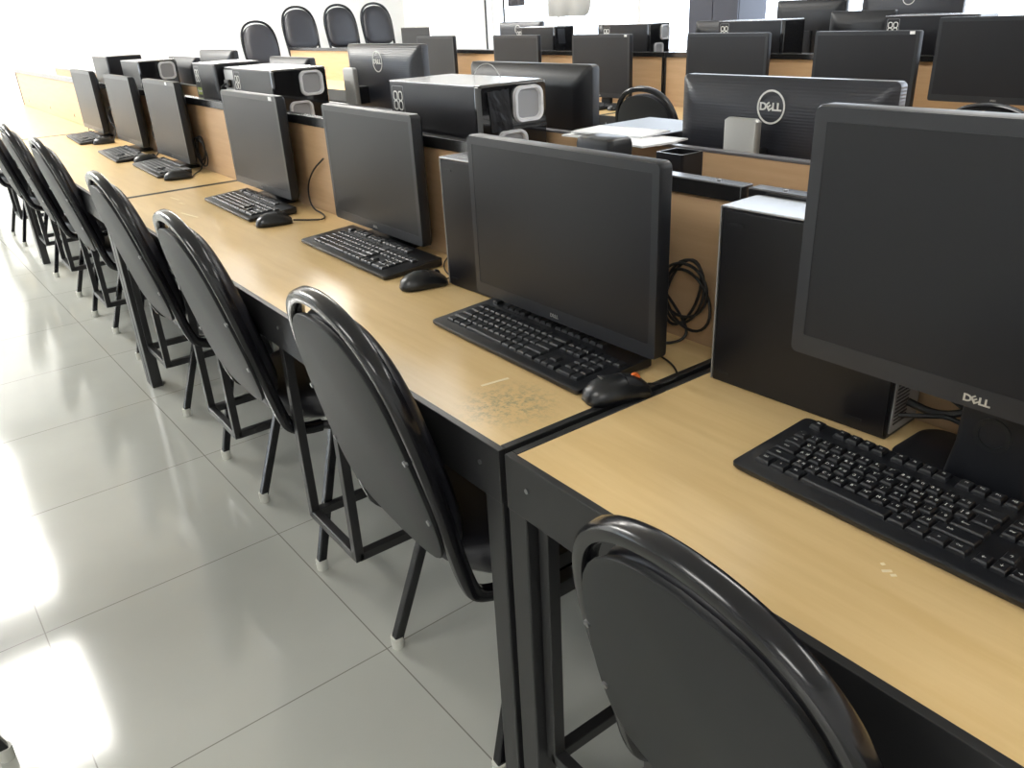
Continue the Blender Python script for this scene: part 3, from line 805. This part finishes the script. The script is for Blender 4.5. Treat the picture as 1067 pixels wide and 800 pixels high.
def keyboard(label, xc, yc, yaw, W_=.445, Dp=.168, detail=2, group=None, media=False, key_mat=None):
    """origin at its centre on the desk; detail 2 = keys with legends, 1 = keys, 0 = one key field"""
    t = thing('keyboard', label, 'keyboard', (xc, yc, TZ + .001), yaw, group)
    zf, zr = .011, .021
    sl = math.atan2(zr - zf, Dp)
    extra = .016 if media else 0
    y0, y1 = -Dp / 2, Dp / 2 + extra
    def topz(y): return zf + (zr - zf) * (y + Dp / 2) / Dp
    o = rrect(W_, y1 - y0, .008, 3)
    yc0 = (y0 + y1) / 2
    MB().loft([[(u * .985, yc0 + v * .97, .0012) for u, v in o], [(u, yc0 + v, .005) for u, v in o], [(u, yc0 + v, topz(yc0 + v) - .0015) for u, v in o], [(u * .992, yc0 + v * .98, topz(yc0 + v)) for u, v in o]]).build('key_tray', M['kb'], t, smooth=True)
    f = MB()
    for sx in (-1, 1):
        for sy in (-1, 1): f.cyl((sx * W_ * .44, sy * Dp * .4, 0), (sx * W_ * .44, sy * Dp * .4, .003), .006, 8)
    f.build('foot', M['cable'], t)
    ox = -21.5 * U_ / 2; oy = Dp / 2 - .015; pv = (Dp - .026) / (6.75 * U_)
    if media:
        for k in range(7):
            MB().cyl((-.15 + k * .045, Dp / 2 + .004, topz(Dp / 2) - .001), (-.15 + k * .045, Dp / 2 + .004, topz(Dp / 2) + .002), .0045, 10).build('media_button', M['key'], t, smooth=True)
    def kpos(x, r, w):
        y = oy - (r + (.40 if r else 0)) * U_ * pv
        return (ox + (x + w / 2) * U_, y, topz(y) - .0006)
    if detail:
        for i, (x, r, w, la, th) in enumerate(KEYS):
            if i >= 98: break
            k = bpy.data.objects.new('key', key_mesh(w)); COL.objects.link(k); k.parent = t
            k.location = kpos(x, r, w); k.rotation_euler = (sl, 0, 0)
            if detail > 1 and la:
                if len(la) > 1:
                    me = text_mesh(la, .0042, .00005)
                    lg = bpy.data.objects.new('legend', me); COL.objects.link(lg); lg.parent = k; lg.location = (-(w - 1) * U_ * .25, .002, .00635)
                else:
                    me = text_mesh(la + ('  ' + th if th else ''), .0062, .00005)
                    lg = bpy.data.objects.new('legend', me); COL.objects.link(lg); lg.parent = k; lg.location = (0, .001, .00635)
                if not me.materials: me.materials.append(M['white'])
                elif me.materials[0] is None: me.materials[0] = M['white']
        rest = KEYS[98:]
    else: rest = KEYS
    mb = MB()
    for (x, r, w, la, th) in rest:
        px, py, pz = kpos(x, r, w); a = U_ * w / 2 - .0009; b = U_ * PV / 2 - .0009
        mb.loft([[(px + sx * (a - e), py + sy * (b - e) + oo, pz + z + sy * b * math.tan(sl)) for sx, sy in ((-1, -1), (1, -1), (1, 1), (-1, 1))] for z, e, oo in ((0, 0, 0), (.0045, .0010, .0004), (.0062, .0026, .0008))])
    if rest:
        kk = mb.build('remaining_keys' if detail else 'keys', M['key'], t); kk['kind'] = 'stuff'
    return t
KG = 'keyboards on the front row desks'
keyboard('black keyboard with white key letters before the raised monitor, right edge', .470, .290, -.012, Dp=.166, group=KG)
keyboard('black keyboard with shiny keys under the large front monitor', -.285, .284, -.012, W_=.455, Dp=.160, detail=1, media=True, group=KG)
keyboard('black keyboard before the second full-size monitor from the desk corner', -1.095, .3605, -.01, W_=.50, Dp=.152, detail=1, media=True, group=KG)
keyboard('black keyboard before the monitor left of the desk joint, light key edges', -1.945, .352, -.02, W_=.47, Dp=.148, detail=0, media=True, group=KG)
keyboard('black keyboard before the nearest of the three far monitors', -3.045, .372, -.03, W_=.47, Dp=.145, detail=0, group=KG)
keyboard('black keyboard before the middle one of the three far monitors', -3.66, .352, -.04, W_=.47, Dp=.145, detail=0, group=KG)
keyboard('black keyboard before the farthest monitor of the front row', -4.57, .370, -.04, W_=.50, Dp=.145, detail=0, group=KG)
keyboard('small-looking grey keyboard on the third row desk, left of the handle-loop chair', -3.08, 2.90, .0, W_=.44, detail=0)

# ------------------------------------------------------------------ mice
def make_mouse():
    t = thing('mouse', 'm', 'mouse')
    secs = []
    prof = [(-.056, .012, .008), (-.050, .024, .020), (-.036, .031, .031), (-.016, .033, .037), (.006, .031, .036), (.028, .030, .030), (.046, .028, .020), (.055, .020, .012)]
    for y, w, h in prof:
        secs.append([(w * math.cos(a) * (1 if math.sin(a) > 0 else 1.03), y, .0012 + (h * max(0, math.sin(a)) ** .8 if math.sin(a) > 0 else 0)) for a in [2 * PI * k / 20 for k in range(20)]])
    MB().loft(secs).build('shell', M['mouse'], t, smooth='all')
    for sx in (-1, 1):
        b = []
        for y, w, h in ((.012, .0290, .0352), (.030, .0285, .0300), (.046, .0260, .0205), (.0545, .018, .0128)):
            r = []
            for q in range(7):
                a = (PI / 2 - .06) - q / 6 * .85
                r.append((sx * w * math.cos(a), y, .0012 + h * math.sin(a) ** .8 + .0012))
            for q in range(6, -1, -1):
                a = (PI / 2 - .06) - q / 6 * .85
                r.append((sx * w * math.cos(a) * .97, y, .0012 + h * math.sin(a) ** .8 - .002))
            b.append(r)
        MB().loft(b).build('button', M['key'], t, smooth=True)
    MB().cyl((-.003, .034, .0265), (.003, .034, .0265), .0085, 14).build('wheel', M['cable'], t, smooth=True)
    return t
mouse_p = make_mouse(); mu = [False]
MG = 'mice on the front row desks'
def mouse(x, y, rz, label, group=MG): return place(mouse_p, mu, (x, y, TZ + .001), rz, label, 'mouse', group)
m1 = mouse(-.018, .250, -.30, 'black mouse with orange wheel beside the desk corner joint')
mouse(-.745, .330, -.25, 'black mouse beside the slim computer tower, left of the large front monitor')
mouse(-1.625, .322, -.25, 'black mouse right of the keyboard nearest the desk joint')
mouse(-2.735, .355, -.25, 'black mouse before the nearest of the three far monitors')
mouse(-3.335, .385, -.2, 'black mouse before the middle one of the three far monitors')
mouse(-4.26, .40, -.2, 'black mouse before the farthest front row monitor')
mouse(-2.80, 2.93, 0, 'grey-looking mouse on the third row desk', None)
for w_ in kids(m1):
    if w_.name.startswith('wheel'): w_.data = w_.data.copy(); w_.data.materials[0] = M['orange']
text_obj('brand_word', 'DELL', .0075, M['neck'], m1, (-.004, -.026, .0368), (-.25, 0, 0))

# ------------------------------------------------------------------ cables
def cable(name, pts, label, r=.0028, it=2, m='cable', loops=None, group=None):
    mb = MB(); mb.tube(smooth_pts([tuple(p) for p in pts], it), r, 6)
    if loops:
        for (cx, cy, cz, ra, rb, tilt, tw) in loops:
            mb.tube([(cx + ra * math.cos(a) + tilt * math.sin(a), cy + tw * math.cos(a), cz + rb * math.sin(a)) for a in [2 * PI * k / 28 for k in range(28)]], r, 6, closed=True)
    o = mb.build(name, M[m], smooth=True)
    return tag(o, label, 'cable', group)
def coil(x, y, z, s, label, tail):
    lp = [(x, y, z, .040 * s, .062 * s, .01, .006), (x + .012, y - .004, z - .012, .045 * s, .055 * s, -.015, .008), (x - .006, y + .003, z - .004, .034 * s, .066 * s, .02, .004), (x + .004, y - .008, z + .006, .05 * s, .05 * s, .0, .007)]
    return cable('cable_coil', tail, label, loops=lp, group='coiled cables behind the front row monitors')
yk = .498
coil(-.100, yk, .850, 1.0, 'coiled black cable hanging beside the large front monitor', [(-.155, yk - .01, .86), (-.10, yk, .80), (-.085, yk, .77), (-.10, yk - .02, .7545), (-.14, yk - .05, .7545), (-.20, .44, .7545)])
coil(-2.83, yk, .84, .95, 'coiled black cable beside the nearest of the three far monitors', [(-2.90, yk - .01, .90), (-2.84, yk, .80), (-2.80, yk - .02, .765), (-2.78, yk - .06, .7545), (-2.70, .40, .7545)])
coil(-3.47, yk, .855, .9, 'coiled black cable between the nearest and middle far monitors', [(-3.50, yk, .90), (-3.46, yk, .80), (-3.46, yk - .03, .7545), (-3.52, .47, .7545)])
coil(-4.36, yk, .88, .9, 'coiled black cable between the middle and farthest far monitors', [(-4.40, yk, .93), (-4.36, yk, .80), (-4.34, yk - .03, .7545), (-4.30, .46, .7545)])
cable('mouse_cable', [(.0 - .001, .306, .762), (.012, .335, .757), (.004, .375, .7545), (-.035, .405, .7545), (-.085, .42, .7545), (-.14, .425, .7545)], 'thin black mouse cord curling from the mouse with orange wheel', .0018)
cable('mouse_cable', [(-.730, .386, .760), (-.745, .41, .7545), (-.80, .425, .7545), (-.86, .46, .7545), (-.90, .50, .7545)], 'thin black cord behind the mouse beside the slim tower', .0018)
cable('power_cable', [(-1.60, .375, .760), (-1.58, .42, .7545), (-1.55, .46, .7545), (-1.62, .49, .7545), (-1.74, .50, .7545), (-1.76, .505, .82), (-1.71, .51, .88), (-1.60, .505, .93)], 'black cable along the foot of the partition near the desk joint', .0028)
cable('video_cable', [(.345, .47, .80), (.38, .475, .792), (.41, .48, .80), (.45, .475, .83), (.475, .462, .86), (.485, .44, .90)], 'thick black cable from the slim tower up to the raised monitor', .0055)
cable('power_cable', [(.345, .50, .82), (.39, .505, .81), (.43, .50, .79), (.50, .49, .765), (.56, .485, .7555), (.66, .48, .7555)], 'black power cable running down behind the raised monitor stand', .0045)
cable('network_cable', [(.345, .45, .785), (.375, .465, .79), (.41, .47, .80), (.46, .475, .775), (.53, .50, .765)], 'lower black cable crossing behind the raised monitor stand', .0035)
t = tag(MB().box(-.008, .008, -.008, .008, -.016, .016, Matrix.Rotation(.5, 4, 'Y')).build('cable_plug', M['paper'], bevel=.003), 'small white plug hanging below the word on the raised monitor', 'plug'); t.location = (.452, .452, .868)
cable('monitor_cable', [(-4.955, .47, 1.05), (-4.97, .475, 1.0), (-4.975, .48, .93), (-4.95, .48, .90), (-4.945, .48, .85), (-4.95, .47, .80), (-4.93, .46, .765), (-4.88, .45, .7545)], 'thin cable looping down the left side of the farthest front row monitor', .0025)
cable('thin_wire', [(-1.02, .70, 1.1705), (-1.01, .70, 1.19), (-.985, .705, 1.205), (-.955, .71, 1.205), (-.935, .715, 1.185), (-.93, .72, 1.1705)], 'thin pale wire loop standing on top of the badged tower', .0014, m='neck')

# tidy: small holes in the far partition of the empty desk
for k, x in enumerate((-7.55, -6.55, -5.65)):
    MB().cyl((x - d4.location.x, D + .0025, .80), (x - d4.location.x, D + .0035, .80), .012, 10).build('cable_hole', M['dull'], d4)

# ------------------------------------------------------------------ by the windows
def cloth(name, x0, x1, y, ztop, zbot0, zbot1, m, label, cat, folds=6, amp=.03):
    mb = MB(); n = folds * 8; g = []
    for i in range(n + 1):
        s = i / n; x = x0 + (x1 - x0) * s; yy = y + amp * math.sin(s * folds * 2 * PI)
        zb = zbot0 + (zbot1 - zbot0) * max(0, s - .7) ** 2 * 11
        g.append([mb.bm.verts.new((x, yy, zb + (ztop - zb) * j / 4)) for j in range(5)])
    for i in range(n):
        for j in range(4): mb.bm.faces.new((g[i][j], g[i + 1][j], g[i + 1][j + 1], g[i][j + 1]))
    o = mb.build(name, M[m], smooth='all')
    md = o.modifiers.new('thick', 'SOLIDIFY'); md.thickness = .004
    return tag(o, label, cat)
cloth('curtain', -6.25, -5.45, YF - .12, 2.60, 1.22, 2.0, 'curtain', 'grey curtain hanging in front of the bright window, upper middle', 'curtain', 3, .02)
cloth('hanging_cloth', -6.80, -6.45, YF - .22, 1.75, 1.34, 1.6, 'cloth', 'dark grey folded cloth hanging by the window at the top edge', 'cloth', 3, .02)
t = thing('window_poles', 'thin dark upright rods in front of the bright window', 'stand', (-7.0, YF - .22, 0))  # dark window poles, set just inside the glass
for x in (-.22, .12):
    MB().cyl((x, 0, .03), (x, 0, 1.9), .012, 10).build('rod', M['dark_frame'], t, smooth=True)
    MB().box(x - .014, x + .014, -.2, .14, 0, .03).build('foot', M['dark_frame'], t)
MB().cyl((-.3, 0, 1.78), (.6, 0, 1.78), .010, 10).build('top_bar', M['dark_frame'], t, smooth=True)
